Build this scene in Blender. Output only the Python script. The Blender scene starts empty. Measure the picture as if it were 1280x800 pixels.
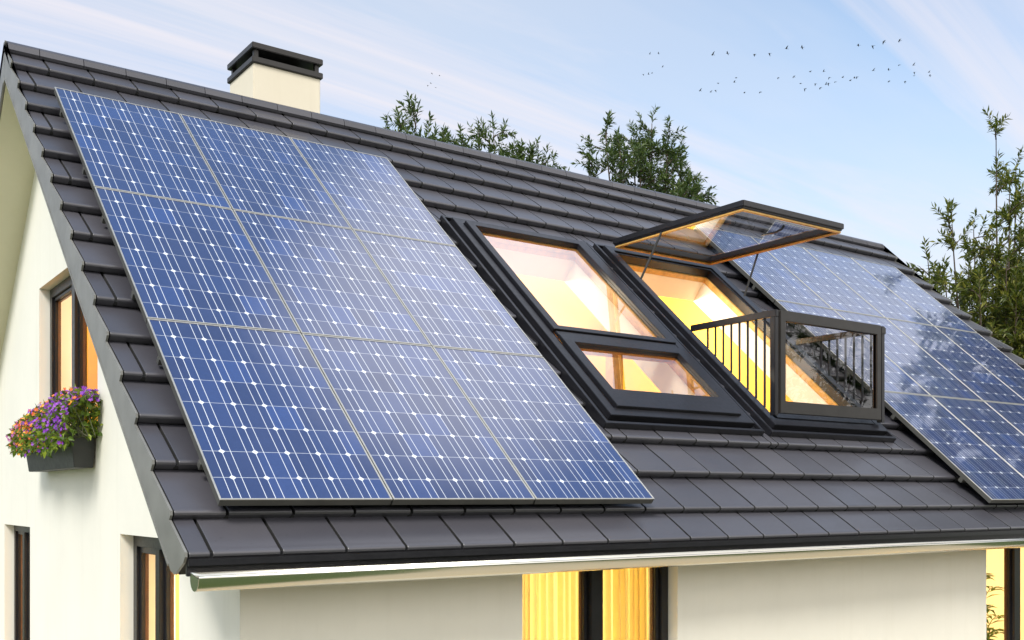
import bpy, bmesh, math, random
from mathutils import Vector, Matrix
random.seed(11)
SC = bpy.context.scene
COL = SC.collection
R_ = math.radians

# ------------------------------------------------------------------ layout
CAMZ = 2.9
PITCH = 0.7216467
CP, SP, TP = math.cos(PITCH), math.sin(PITCH), math.tan(PITCH)
X0 = 1.859                                   # left edge of the solar field
P0 = Vector((X0, 8.870, 3.265 + CAMZ))       # its top left corner (top of glass plane)
N = Vector((0, -SP, CP))                     # normal of the street side roof slope
ED = Vector((0, -CP, -SP))                   # down the slope
def RP(u, s, k):
    "roof point: u along the eave, s down the slope, k above the tile plane"
    return P0 + Vector((u, 0, 0)) + ED * s + N * (k - 0.10)
YR, ZR = 9.687, 3.850 + CAMZ                 # ridge
PH = 1.6548                                  # height of a solar panel
GX = 2.0                                     # gable wall plane
GX2 = 13.47
FY, BY = 5.23, 14.144                        # street and garden wall planes
UL, UR = -0.208, 11.95                       # tiled width

# ------------------------------------------------------------------ node helpers
class NT:
    def __init__(s, tree): s.t = tree
    def n(s, typ, **kw):
        nd = s.t.nodes.new(typ)
        for k, v in kw.items():
            if k.startswith('i_'): nd.inputs[k[2:].replace('_', ' ')].default_value = v
            else: setattr(nd, k, v)
        return nd
    def link(s, a, b): s.t.links.new(a, b)
    def math(s, op, a, b=None, c=None, clamp=False):
        nd = s.t.nodes.new('ShaderNodeMath'); nd.operation = op; nd.use_clamp = clamp
        for i, v in enumerate((a, b, c)):
            if v is None: continue
            if isinstance(v, (int, float)): nd.inputs[i].default_value = v
            else: s.link(v, nd.inputs[i])
        return nd.outputs[0]
    def mix(s, f, a, b):
        nd = s.t.nodes.new('ShaderNodeMix'); nd.data_type = 'RGBA'
        for sock, v in ((nd.inputs[0], f), (nd.inputs[6], a), (nd.inputs[7], b)):
            if isinstance(v, (int, float)): sock.default_value = v
            elif isinstance(v, tuple): sock.default_value = v if len(v) == 4 else (*v, 1)
            else: s.link(v, sock)
        return nd.outputs[2]
    def ramp(s, f, stops):
        nd = s.t.nodes.new('ShaderNodeValToRGB')
        e = nd.color_ramp.elements
        while len(e) < len(stops): e.new(0.5)
        for el, (p, c) in zip(e, stops): el.position = p; el.color = (*c, 1) if len(c) == 3 else c
        s.link(f, nd.inputs[0]); return nd.outputs[0]
    def noise(s, vec, scale, detail=4, rough=.55, dist=0.):
        nd = s.n('ShaderNodeTexNoise'); nd.inputs['Scale'].default_value = scale
        nd.inputs['Detail'].default_value = detail; nd.inputs['Roughness'].default_value = rough
        nd.inputs['Distortion'].default_value = dist
        if vec is not None: s.link(vec, nd.inputs['Vector'])
        return nd.outputs['Fac']

def new_mat(name):
    m = bpy.data.materials.new(name); m.use_nodes = True
    nt = NT(m.node_tree); b = m.node_tree.nodes['Principled BSDF']
    return m, nt, b

def plain(name, col, rough=.5, metal=0., var=.12, scale=6., bump=0., bscale=60., coat=0., island=0., rv=.25):
    "a surface with uneven tone, slightly uneven gloss and optional fine relief"
    m, nt, b = new_mat(name)
    tc = nt.n('ShaderNodeTexCoord').outputs['Object']
    f = nt.noise(tc, scale, 6, .6)
    lo = tuple(c * (1 - var) for c in col); hi = tuple(min(1, c * (1 + var)) for c in col)
    c = nt.ramp(f, [(.3, lo), (.7, hi)])
    if island:
        g = nt.n('ShaderNodeNewGeometry').outputs['Random Per Island']
        c = nt.mix(nt.math('MULTIPLY', g, island), c, tuple(x * .45 for x in col))
    nt.link(c, b.inputs['Base Color'])
    r = nt.math('MULTIPLY_ADD', nt.noise(tc, scale * 4, 4), rv, rough - rv / 2, clamp=True)
    nt.link(r, b.inputs['Roughness'])
    b.inputs['Metallic'].default_value = metal
    b.inputs['Coat Weight'].default_value = coat; b.inputs['Coat Roughness'].default_value = .15
    if bump:
        bp = nt.n('ShaderNodeBump'); bp.inputs['Strength'].default_value = bump; bp.inputs['Distance'].default_value = .004
        nt.link(nt.noise(tc, bscale, 5, .65), bp.inputs['Height']); nt.link(bp.outputs[0], b.inputs['Normal'])
    return m

M = {}
# roof tiles: slate grey, matt engobe, each tile its own tone
def tile_mat():
    m, nt, b = new_mat('roof_tile')
    tc = nt.n('ShaderNodeTexCoord').outputs['Object']
    isl = nt.n('ShaderNodeNewGeometry').outputs['Random Per Island']
    f = nt.noise(tc, 3.0, 6, .6); f2 = nt.noise(tc, 45., 4, .7)
    base = nt.ramp(isl, [(0, (.046, .046, .057)), (.5, (.057, .056, .068)), (1, (.073, .071, .083))])
    base = nt.mix(nt.math('MULTIPLY', f, .35), base, (.078, .075, .082))
    base = nt.mix(nt.math('MULTIPLY', nt.math('GREATER_THAN', f2, .64), .35), base, (.03, .03, .03))
    nt.link(base, b.inputs['Base Color'])
    nt.link(nt.math('MULTIPLY_ADD', f, .22, .24), b.inputs['Roughness']); b.inputs['Specular IOR Level'].default_value = .9
    bp = nt.n('ShaderNodeBump'); bp.inputs['Strength'].default_value = .06; bp.inputs['Distance'].default_value = .003
    nt.link(nt.noise(tc, 160., 4, .7), bp.inputs['Height']); nt.link(bp.outputs[0], b.inputs['Normal'])
    return m
M['tile'] = tile_mat()
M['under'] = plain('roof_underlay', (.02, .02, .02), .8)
M['black'] = plain('black_coated_metal', (.011, .011, .014), .36, var=.2, scale=9)
M['black2'] = plain('dark_grey_coated_metal', (.022, .020, .019), .42, var=.2, scale=9)
M['verge'] = plain('zinc_verge', (.19, .19, .178), .45, metal=.15, var=.18, scale=5, bump=.1)
M['gutter'] = plain('polished_metal', (.64, .62, .55), .20, metal=1., var=.05, scale=.6, rv=.06)
M['lip'] = plain('aluminium_lip', (.62, .60, .54), .38, metal=.75, var=.06)
M['side'] = plain('aluminium_side', (.12, .12, .11), .45, metal=.5, var=.1)
M['wood'] = plain('orange_wood', (.62, .36, .095), .45, var=.25, scale=14, bump=.1)
M['darkwood'] = plain('brown_wood', (.11, .045, .02), .5, var=.25, scale=14)
M['lining'] = plain('white_lining', (.88, .84, .70), .7, var=.02)
M['attic'] = plain('yellow_paint', (.82, .56, .09), .75, var=.04, scale=3)
M['room'] = plain('warm_room_paint', (.80, .58, .25), .8, var=.04)
M['floorwood'] = plain('floor_boards', (.45, .22, .07), .5, var=.2, scale=4)
M['planter'] = plain('planter_plastic', (.030, .033, .033), .5, var=.2)
M['bark'] = plain('bark', (.075, .055, .04), .9, var=.4, scale=12, bump=.6, bscale=30)
M['twig'] = plain('green_twig', (.07, .075, .035), .8, var=.3)

def render_mat(name, col):
    m, nt, b = new_mat(name)
    tc = nt.n('ShaderNodeTexCoord').outputs['Object']
    f = nt.noise(tc, .9, 6, .62); f2 = nt.noise(tc, 14., 5, .6)
    c = nt.ramp(f, [(.25, tuple(x * .93 for x in col)), (.75, tuple(min(1, x * 1.03) for x in col))])
    c = nt.mix(nt.math('MULTIPLY', f2, .12), c, tuple(x * .8 for x in col))
    mp_ = nt.n('ShaderNodeMapping'); mp_.inputs['Scale'].default_value = (3.2, 3.2, .16); nt.link(tc, mp_.inputs[0])
    st = nt.ramp(nt.noise(mp_.outputs[0], 2.2, 6, .65), [(.52, (0, 0, 0)), (.78, (1, 1, 1))])
    c = nt.mix(nt.math('MULTIPLY', st, .16), c, tuple(x * q for x, q in zip(col, (.72, .70, .64))))
    nt.link(c, b.inputs['Base Color']); b.inputs['Roughness'].default_value = .9
    bp = nt.n('ShaderNodeBump'); bp.inputs['Strength'].default_value = .35; bp.inputs['Distance'].default_value = .003
    nt.link(nt.noise(tc, 260., 3, .6), bp.inputs['Height']); nt.link(bp.outputs[0], b.inputs['Normal'])
    return m
M['plaster'] = render_mat('cream_plaster', (.82, .805, .73))
M['soffit'] = render_mat('soffit_boards', (.70, .68, .52))
M['chimney'] = render_mat('chimney_plaster', (.74, .68, .55))

def leaf_mat(name, a, b_, c_, trans=.35):
    m, nt, b = new_mat(name)
    isl = nt.n('ShaderNodeNewGeometry').outputs['Random Per Island']
    col = nt.ramp(isl, [(0, a), (.55, b_), (1, c_)])
    nt.link(col, b.inputs['Base Color']); b.inputs['Roughness'].default_value = .5
    tr = nt.n('ShaderNodeBsdfTranslucent'); nt.link(nt.mix(.3, col, (.25, .35, .03)), tr.inputs[0])
    mx = nt.n('ShaderNodeMixShader'); mx.inputs[0].default_value = trans
    out = m.node_tree.nodes['Material Output']
    nt.link(b.outputs[0], mx.inputs[1]); nt.link(tr.outputs[0], mx.inputs[2]); nt.link(mx.outputs[0], out.inputs[0])
    return m
M['leaf'] = leaf_mat('dark_leaf', (.025, .052, .020), (.055, .10, .032), (.12, .16, .05))
M['leaf_y'] = leaf_mat('olive_leaf', (.04, .065, .012), (.10, .125, .02), (.24, .23, .035))
M['leaf_f'] = leaf_mat('planter_leaf', (.05, .10, .015), (.12, .20, .02), (.28, .36, .03))
M['purple'] = leaf_mat('purple_petal', (.16, .02, .36), (.26, .04, .50), (.40, .10, .62), .2)
M['orange'] = leaf_mat('orange_petal', (.60, .06, .02), (.75, .20, .02), (.85, .48, .03), .2)
M['pink'] = leaf_mat('pink_petal', (.40, .10, .42), (.55, .16, .38), (.62, .30, .55), .2)
M['bird'] = plain('dark_plumage', (.02, .02, .022), .7)

def curtain_mat(name, col, trans):
    m, nt, b = new_mat(name)
    nt.link(nt.ramp(nt.noise(nt.n('ShaderNodeTexCoord').outputs['Object'], 8., 5), [(.3, tuple(x * .9 for x in col)), (.7, col)]), b.inputs['Base Color'])
    b.inputs['Roughness'].default_value = .85
    tr = nt.n('ShaderNodeBsdfTranslucent'); tr.inputs[0].default_value = (*col, 1)
    mx = nt.n('ShaderNodeMixShader'); mx.inputs[0].default_value = trans
    nt.link(b.outputs[0], mx.inputs[1]); nt.link(tr.outputs[0], mx.inputs[2])
    nt.link(mx.outputs[0], m.node_tree.nodes['Material Output'].inputs[0])
    return m
M['curtain_gold'] = curtain_mat('gold_curtain', (.94, .84, .50), .55)
M['curtain_cream'] = curtain_mat('cream_curtain', (.86, .80, .66), .5)

def glass_mat(name, tint=(1, 1, 1), ior=1.5, boost=0., rough=0., gain=1.1):
    "window glass: clear pane with a Fresnel reflection"
    m = bpy.data.materials.new(name); m.use_nodes = True; nt = NT(m.node_tree)
    m.node_tree.nodes.remove(m.node_tree.nodes['Principled BSDF'])
    out = m.node_tree.nodes['Material Output']
    tr = nt.n('ShaderNodeBsdfTransparent'); tr.inputs[0].default_value = (*tint, 1)
    gl = nt.n('ShaderNodeBsdfGlossy'); gl.inputs['Roughness'].default_value = rough
    gl.inputs[0].default_value = (.95, .97, 1, 1)
    ge = nt.n('ShaderNodeNewGeometry'); dt = nt.n('ShaderNodeVectorMath', operation='DOT_PRODUCT')
    nt.link(ge.outputs['Normal'], dt.inputs[0]); nt.link(ge.outputs['Incoming'], dt.inputs[1])
    f0 = ((ior - 1) / (ior + 1)) ** 2
    sch = nt.math('MULTIPLY_ADD', nt.math('POWER', nt.math('SUBTRACT', 1.0, nt.math('ABSOLUTE', dt.outputs['Value'])), 5.0), 1 - f0, f0)
    mx = nt.n('ShaderNodeMixShader')
    nt.link(nt.math('ADD', nt.math('MULTIPLY', sch, gain), boost, clamp=True), mx.inputs[0])
    nt.link(tr.outputs[0], mx.inputs[1]); nt.link(gl.outputs[0], mx.inputs[2]); nt.link(mx.outputs[0], out.inputs[0])
    return m
M['glass'] = glass_mat('window_glass', (.93, .96, .94), 1.45, .02)
M['glass_coated'] = glass_mat('coated_window_glass', (.96, .97, .95), 1.4, .0, 0., .35)
M['glass_roof'] = glass_mat('roof_window_glass', (.97, .97, .96), 1.5, .30)
M['glass_sash'] = glass_mat('sash_glass', (.93, .93, .93), 1.45, .0)
M['glass_dark'] = glass_mat('balcony_glass', (.78, .74, .70), 1.5, .04)

def panel_mat():
    "photovoltaic cells under glass: 3 bright fingers per column, a spot where four cells meet"
    m, nt, b = new_mat('solar_cells')
    tc = nt.n('ShaderNodeTexCoord').outputs['Object']
    sp = nt.n('ShaderNodeSeparateXYZ'); nt.link(tc, sp.inputs[0])
    DU, U0, DV, V0 = .1867, .1215, .2165, .1745
    v = nt.math('MULTIPLY', sp.outputs[1], -1.0)
    cu = nt.math('DIVIDE', nt.math('SUBTRACT', sp.outputs[0], U0), DU)
    cv = nt.math('DIVIDE', nt.math('SUBTRACT', v, V0), DV)
    def dist(c, off, per):       # metres to the nearest line of the family
        q = nt.math('SUBTRACT', c, off)
        return nt.math('MULTIPLY', nt.math('ABSOLUTE', nt.math('SUBTRACT', q, nt.math('ROUND', q))), per)
    def line(d, w, soft=.0008):
        nd = nt.n('ShaderNodeMapRange', interpolation_type='LINEAR', clamp=True)
        nd.inputs[1].default_value = w - soft; nd.inputs[2].default_value = w + soft
        nd.inputs[3].default_value = 1; nd.inputs[4].default_value = 0
        nt.link(d, nd.inputs[0]); return nd.outputs[0]
    d0 = dist(cu, 0, DU); d1 = dist(cu, .262, DU); d2 = dist(cu, -.262, DU); dv = dist(cv, 0, DV)
    vert = nt.math('MAXIMUM', line(d0, .0019), nt.math('MAXIMUM', line(d1, .0017), line(d2, .0017)))
    hor = nt.math('MULTIPLY', line(dv, .0016), .7)
    # concave four pointed spot: sqrt(x)+sqrt(y) < sqrt(r)
    spot = line(nt.math('ADD', d0, dv), .0195, .001)
    lines = nt.math('MAXIMUM', nt.math('MAXIMUM', vert, hor), spot)
    comb = nt.n('ShaderNodeCombineXYZ')
    nt.link(nt.math('FLOOR', cu), comb.inputs[0]); nt.link(nt.math('FLOOR', cv), comb.inputs[1])
    oi = nt.n('ShaderNodeObjectInfo'); nt.link(nt.math('MULTIPLY', oi.outputs['Random'], 57.), comb.inputs[2])
    wn = nt.n('ShaderNodeTexWhiteNoise'); nt.link(comb.outputs[0], wn.inputs[0])
    cell = nt.ramp(wn.outputs['Value'], [(0, (.006, .017, .080)), (.4, (.009, .032, .135)), (.75, (.013, .026, .098)), (1, (.014, .050, .205))])
    cloud = nt.noise(tc, 7., 5, .65)
    cell = nt.mix(nt.math('MULTIPLY', cloud, .35), cell, (.04, .07, .20))
    # crystal grain
    vo = nt.n('ShaderNodeTexVoronoi'); vo.inputs['Scale'].default_value = 70.; nt.link(tc, vo.inputs['Vector'])
    sx = nt.n('ShaderNodeSeparateColor'); nt.link(vo.outputs['Color'], sx.inputs[0])
    cell = nt.mix(nt.math('MULTIPLY', sx.outputs[0], .22), cell, (.008, .02, .09))
    col = nt.mix(lines, cell, (.70, .74, .80))
    nt.link(col, b.inputs['Base Color']); b.inputs['Roughness'].default_value = .35
    b.inputs['Coat Weight'].default_value = 1.; b.inputs['Coat Roughness'].default_value = .035; b.inputs['Coat IOR'].default_value = 1.75
    dust = nt.noise(tc, 2.3, 6, .65)
    nt.link(nt.math('MULTIPLY_ADD', dust, .10, -.01, clamp=True), b.inputs['Coat Roughness'])
    return m
M['cells'] = panel_mat()

def ground_mat(name, cols, scale, bump):
    m, nt, b = new_mat(name)
    tc = nt.n('ShaderNodeTexCoord').outputs['Object']
    f = nt.noise(tc, scale, 8, .7); g = nt.noise(tc, scale * .06, 4, .6)
    c = nt.mix(g, nt.ramp(f, [(.3, cols[0]), (.7, cols[1])]), cols[2])
    nt.link(c, b.inputs['Base Color']); b.inputs['Roughness'].default_value = .95
    bp = nt.n('ShaderNodeBump'); bp.inputs['Strength'].default_value = bump; nt.link(f, bp.inputs['Height']); nt.link(bp.outputs[0], b.inputs['Normal'])
    return m
M['lawn'] = ground_mat('lawn_grass', ((.03, .06, .012), (.075, .12, .025), (.06, .09, .02)), 9., .6)
M['paving'] = ground_mat('pale_paving', ((.44, .38, .27), (.58, .50, .36), (.52, .45, .33)), 5., .2)

# ------------------------------------------------------------------ object helpers
def mesh_obj(name, bm, mats, parent=None, smooth=False, loc=None):
    me = bpy.data.meshes.new(name); bm.to_mesh(me); bm.free()
    for m in (mats if isinstance(mats, (list, tuple)) else [mats]): me.materials.append(m)
    if smooth:
        for p in me.polygons: p.use_smooth = True
    o = bpy.data.objects.new(name, me); COL.objects.link(o)
    if parent is not None: o.parent = parent
    if loc is not None: o.location = loc
    return o
def tag(o, label=None, cat=None, group=None, kind=None):
    if label: o['label'] = label
    if cat: o['category'] = cat
    if group: o['group'] = group
    if kind: o['kind'] = kind
    return o
def empty(name, loc=(0, 0, 0)):
    e = bpy.data.objects.new(name, None); COL.objects.link(e); e.location = loc; e.empty_display_size = .2
    return e
def face(bm, pts, mi=0):
    f = bm.faces.new([bm.verts.new(p) for p in pts]); f.material_index = mi; return f
def box(bm, x0, x1, y0, y1, z0, z1, mi=0, fn=None):
    "box in any frame: fn maps local (a,b,c) to the world"
    fn = fn or (lambda a, b, c: Vector((a, b, c)))
    v = [bm.verts.new(fn(x, y, z)) for x in (x0, x1) for y in (y0, y1) for z in (z0, z1)]
    for q in ((0, 1, 3, 2), (4, 6, 7, 5), (0, 4, 5, 1), (2, 3, 7, 6), (0, 2, 6, 4), (1, 5, 7, 3)):
        f = bm.faces.new([v[i] for i in q]); f.material_index = mi
    return v
def ring(bm, a0, a1, b0, b1, w, c0, c1, mi=0, fn=None):
    "mitred rectangular frame; w = (left, right, low-b, high-b) widths"
    fn = fn or (lambda a, b, c: Vector((a, b, c)))
    wl, wr, wt, wb = w if isinstance(w, tuple) else (w,) * 4
    o = [(a0, b0), (a1, b0), (a1, b1), (a0, b1)]
    i = [(a0 + wl, b0 + wt), (a1 - wr, b0 + wt), (a1 - wr, b1 - wb), (a0 + wl, b1 - wb)]
    V = {}
    for nm, L in (('o', o), ('i', i)):
        for c, cz in ((0, c0), (1, c1)):
            V[nm, c] = [bm.verts.new(fn(x, y, cz)) for x, y in L]
    for k in range(4):
        j = (k + 1) % 4
        for q in ((V['o', 1][k], V['o', 1][j], V['i', 1][j], V['i', 1][k]), (V['o', 0][j], V['o', 0][k], V['i', 0][k], V['i', 0][j]),
                  (V['o', 0][k], V['o', 0][j], V['o', 1][j], V['o', 1][k]), (V['i', 0][j], V['i', 0][k], V['i', 1][k], V['i', 1][j])):
            f = bm.faces.new(q); f.material_index = mi
def finish(bm, bevel=0., seg=2):
    bmesh.ops.recalc_face_normals(bm, faces=bm.faces)
    if bevel:
        bmesh.ops.bevel(bm, geom=list(bm.edges), offset=bevel, segments=seg, affect='EDGES', clamp_overlap=True)
    return bm
def tube(bm, pts, rads, sides=6, mi=0, cap=True):
    rings = []
    up = Vector((.13, .29, 1)).normalized()
    for i, p in enumerate(pts):
        p = Vector(p)
        d = (Vector(pts[min(i + 1, len(pts) - 1)]) - Vector(pts[max(i - 1, 0)]))
        d = d.normalized() if d.length > 1e-9 else Vector((0, 0, 1))
        a = d.cross(up); a = a.normalized() if a.length > 1e-3 else Vector((1, 0, 0)); b = d.cross(a)
        r = rads[i] if isinstance(rads, (list, tuple)) else rads
        rings.append([bm.verts.new(p + (a * math.cos(t) + b * math.sin(t)) * r) for t in [2 * math.pi * k / sides for k in range(sides)]])
    for A, B in zip(rings, rings[1:]):
        for k in range(sides):
            f = bm.faces.new((A[k], A[(k + 1) % sides], B[(k + 1) % sides], B[k])); f.material_index = mi; f.smooth = True
    if cap:
        for L in (rings[0], rings[-1]):
            f = bm.faces.new(L); f.material_index = mi

# ================================================================== THE HOUSE
house = tag(empty('house', (GX, FY, 0)), 'cream house with dark grey tiled gable roof and lit roof windows', 'house')
HINV = Matrix.Translation(-Vector(house.location))
def hpart(name, bm, mats, parent=None, smooth=False):
    "part of the house; meshes are authored in world space"
    bm.transform(HINV)
    return mesh_obj(name, bm, mats, parent or house, smooth)
def sub(name, bm, mats, parent, smooth=False):
    bm.transform(HINV); return mesh_obj(name, bm, mats, parent, smooth)

# ---- roof tiles -------------------------------------------------------------
CUTS = [(3.205, 4.955, .925, 4.035), (5.045, 6.795, .925, 4.035)]
COURSE, TW, TH = .397, .3642, .058
def subtract(rects, cut):
    out = []
    for (ua, ub, sa, sb, nose) in rects:
        ca, cb, c0, c1 = cut
        if ub <= ca or ua >= cb or sb <= c0 or sa >= c1: out.append((ua, ub, sa, sb, nose)); continue
        if ua < ca: out.append((ua, ca, sa, sb, nose))
        if ub > cb: out.append((cb, ub, sa, sb, nose))
        m0, m1 = max(ua, ca), min(ub, cb)
        if sa < c0: out.append((m0, m1, sa, c0, False))
        if sb > c1: out.append((m0, m1, c1, sb, nose))
    return out
def tile_piece(bm, fn, ua, ub, sa, sb, sn, nose, jit=0.):
    if ub - ua < .012 or sb - sa < .015: return
    kk = lambda s: -.062 * (sn - s) / COURSE + jit + .0035 * math.sin(math.pi * min(1, max(0, (s - sn + COURSE) / COURSE)) ** 1.5)
    if nose:
        prof = [(sa, kk(sa))]
        prof += [(sn - q, kk(sn - q)) for q in (.36, .30, .24, .18, .12, .07, .04) if sn - q > sa + .01]
        ns = len(prof)
        prof += [(sb - .020, kk(sb) + .001), (sb - .009, kk(sb) - .001), (sb - .003, kk(sb) - .007), (sb, kk(sb) - .015), (sb - .012, kk(sb) - TH), (sa, kk(sa) - TH)]
    else:
        prof = [(sa, kk(sa)), (sb, kk(sb)), (sb, kk(sb) - TH), (sa, kk(sa) - TH)]; ns = 0
    g = .0088
    e = .002
    cols = []
    us = [(ua + g, -.0015), (ua + g + e, 0), (ub - g - e, 0), (ub - g, -.0015)] if ub - ua > .06 else [(ua + g, 0), (ub - g, 0)]
    nt_ = len(prof) - 2
    for u, dk in us:
        cols.append([bm.verts.new(fn(u, s, k + (dk if i < nt_ else 0))) for i, (s, k) in enumerate(prof)])
    n = len(prof)
    for A, B in zip(cols, cols[1:]):
        for i in range(n):
            bm.faces.new((A[i], A[(i + 1) % n], B[(i + 1) % n], B[i])).smooth = i < n - 3
    for A, B in zip(cols, cols[1:]):
        for i in range(n):
            e = bm.edges.get((A[i], B[i]))
            if e: e.smooth = 0 < i < n - 3
    for A in cols:
        for i in range(n):
            e = bm.edges.get((A[i], A[(i + 1) % n]))
            if e: e.smooth = False
    for c in (cols[0], cols[-1]): bm.faces.new(c).material_index = 1          # joint faces coloured dark to stand for the shade in the gap
def tile_slope(fn, cuts, rnd):
    bm = bmesh.new()
    noses = [5.25] + [4.95 - COURSE * k for k in range(15)]
    for row, sn in enumerate(noses):
        off = .2755 if row % 2 == 0 else .438
        us = [UL]; u = off - TW * 4
        while u < UR - .05:
            if u > UL + .05: us.append(u)
            u += TW
        us.append(UR)
        top = sn - COURSE - .03 if row else sn - .34
        top = max(top, -.995)
        for ua, ub in zip(us, us[1:]):
            pcs = [(ua, ub, top, sn, True)]
            for c in cuts: pcs = subtract(pcs, c)
            lock = [(ua - .013, ua + .013, top + .05, sn - .006, False)] if ua > UL + .02 else []
            for c in cuts: lock = subtract(lock, c)
            for (a, b, c, d, ns) in lock:            # interlock strip under the joint, coloured dark so the gap reads as shaded
                k_ = lambda q: -.062 * (sn - q) / COURSE
                V = [[bm.verts.new(fn(u_, q, k_(q) - dz)) for dz in (.024, .050)] for u_ in (a, b) for q in (c, d)]
                for q in ((0, 1, 3, 2),):
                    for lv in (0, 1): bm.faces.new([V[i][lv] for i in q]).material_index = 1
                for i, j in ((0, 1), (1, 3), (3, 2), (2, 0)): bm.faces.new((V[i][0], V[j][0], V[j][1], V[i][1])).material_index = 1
            j = rnd.uniform(-.0015, .0015)
            for (a, b, c, d, ns) in pcs: tile_piece(bm, fn, a, b, c, d, sn, ns, j)
    return finish(bm)
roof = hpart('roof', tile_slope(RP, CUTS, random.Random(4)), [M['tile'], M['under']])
def RB(u, s, k):                              # mirrored garden slope
    p = RP(u, s, k); return Vector((p.x, 2 * YR - p.y, p.z))
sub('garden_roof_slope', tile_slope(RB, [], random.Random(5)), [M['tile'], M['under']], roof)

# ridge tiles: one half round cap per tile width
bm = bmesh.new()
u = UL
k = 0
ridge_us = [UL, .041] + [.041 + .359 * i for i in range(1, 34) if .041 + .359 * i < UR - .05] + [UR]
for ua, ub in zip(ridge_us, ridge_us[1:]):
    prof = []
    for t in range(9):
        th = math.pi * (.12 + .76 * t / 8)
        prof.append((YR - .078 * math.cos(th), ZR - .052 + .062 * math.sin(th)))
    prof = [(YR - .086, ZR - .080), *prof, (YR + .086, ZR - .080)]
    inn = [(YR + (y - YR) * .82, z - .018) for y, z in prof]
    loop = prof + inn[::-1]
    A = [bm.verts.new((X0 + ua + .003, y, z)) for y, z in loop]; B = [bm.verts.new((X0 + ub - .003, y, z)) for y, z in loop]
    n = len(loop)
    for i in range(n): bm.faces.new((A[i], A[(i + 1) % n], B[(i + 1) % n], B[i]))
    bm.faces.new(A); bm.faces.new(B[::-1])
sub('ridge_cap', finish(bm), M['tile'], roof)

# roof deck with openings (dark felt on top), as strips around the openings
OPEN = [(3.36, 4.80, 1.06, 3.84), (5.20, 6.64, 1.06, 3.84)]
def holed(bm, fn, u0, u1, s0, s1, k0, k1, holes):
    us = sorted({u0, u1, *[h[0] for h in holes], *[h[1] for h in holes]})
    for a, b in zip(us, us[1:]):
        cut = sorted((h[2], h[3]) for h in holes if h[0] <= a + 1e-6 and h[1] >= b - 1e-6)
        s = s0
        for c, d in cut: box(bm, a, b, s, c, k0, k1, 0, fn); s = d
        box(bm, a, b, s, s1, k0, k1, 0, fn)
bm = bmesh.new(); holed(bm, RP, UL + .02, UR - .02, -.87, 5.17, -.215, -.135, OPEN)
box(bm, UL + .02, UR - .02, -.87, 5.17, -.215, -.135, 0, RB)
sub('roof_deck', finish(bm), M['under'], roof)
bm = bmesh.new(); holed(bm, RP, .42, 11.35, -.60, 4.9, -.31, -.262, OPEN)
box(bm, .42, 11.35, -.60, 4.9, -.31, -.262, 0, RB)
sub('attic_ceiling', finish(bm), M['attic'], roof)

for fn in (RP, RB):
    for ua, ub in ((UL + .004, GX - X0 + .02), (GX2 - X0 - .02, UR - .004)):
        bm = bmesh.new(); box(bm, ua, ub, -.86, 5.15, -.232, -.2165, 0, fn); sub('soffit', finish(bm), M['soffit'], roof)
# verge boards: saw-toothed top following the tile courses
def verge(fn, ua, ub):
    bm = bmesh.new()
    noses = sorted([5.25] + [4.95 - COURSE * k for k in range(15)])
    top = [(-.99, .02)]
    for i, sn in enumerate(noses):
        prev = noses[i - 1] if i else -1.0
        kk = lambda s: -.062 * (sn - s) / COURSE
        top += [(prev + .004, kk(prev + .004) + .004), (sn - .012, .005), (sn + .004, -.012)]
        if sn == 5.25: top += [(5.254, -.05)]
    loop = top + [(5.20, -.185), (5.14, -.215), (-.80, -.235)]
    A = [bm.verts.new(fn(ua, s, k)) for s, k in loop]; B = [bm.verts.new(fn(ub, s, k)) for s, k in loop]
    n = len(loop)
    for i in range(n): bm.faces.new((A[i], A[(i + 1) % n], B[(i + 1) % n], B[i]))
    bm.faces.new(A); bm.faces.new(B[::-1])
    # raised seam along the middle of the board
    box(bm, ua - .004 if ua < 0 else ub, ua if ua < 0 else ub + .004, -.75, 5.10, -.222, -.208, 0, fn)
    return finish(bm)
for fn in (RP, RB):
    sub('verge_board', verge(fn, -.222, UL - .001), M['verge'], roof)
    sub('verge_board', verge(fn, UR + .001, UR + .031), M['verge'], roof)

# eave fascia and half round gutter
bm = bmesh.new()
box(bm, X0 + UL + .002, X0 + UR - .002, FY - .215, FY - .19, 2.515, 2.625)
box(bm, X0 + UL + .002, X0 + UR - .002, FY - .245, FY - .218, 2.565, 2.600)
sub('eave_fascia', finish(bm, .003), M['black'], roof)
bm = bmesh.new()
def gutter(bm, x0, x1, cy, zt, r):
    prof = []
    for t in range(15):
        th = math.pi * t / 14
        prof.append((cy - r * math.cos(th), zt - .012 - (r * 1.02) * math.sin(th)))
    prof = [(cy - r + .010, zt - .006), (cy - r + .004, zt + .004), (cy - r - .006, zt + .002), (cy - r - .004, zt - .010)] + prof[1:] + [(cy + r, zt + .015)]
    th = .0035
    inn = [(y + (th if y < cy else -th), z + th) for y, z in prof[4:]]
    for x in (x0, x1): pass
    A = [bm.verts.new((x0, y, z)) for y, z in prof]; B = [bm.verts.new((x1, y, z)) for y, z in prof]
    for i in range(len(prof) - 1):
        f = bm.faces.new((A[i], A[i + 1], B[i + 1], B[i])); f.smooth = True
    for x, s in ((x0 + .002, 1), (x1 - .002, -1)):
        P = [bm.verts.new((x, y, z)) for y, z in prof[3:]]
        f = bm.faces.new(P if s > 0 else P[::-1])
gutter(bm, X0 - .195, X0 + UR, 4.942, 2.520, .060)
g = hpart('gutter', bm, M['gutter'])
md = g.modifiers.new('wall', 'SOLIDIFY'); md.thickness = .003
bm = bmesh.new()
bm.free()
for i in range(11):
    bm = bmesh.new(); box(bm, X0 + .6 + i * 1.05, X0 + .625 + i * 1.05, 4.88, 5.03, 2.512, 2.518); sub('gutter_bracket', finish(bm), M['gutter'], g)

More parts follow.
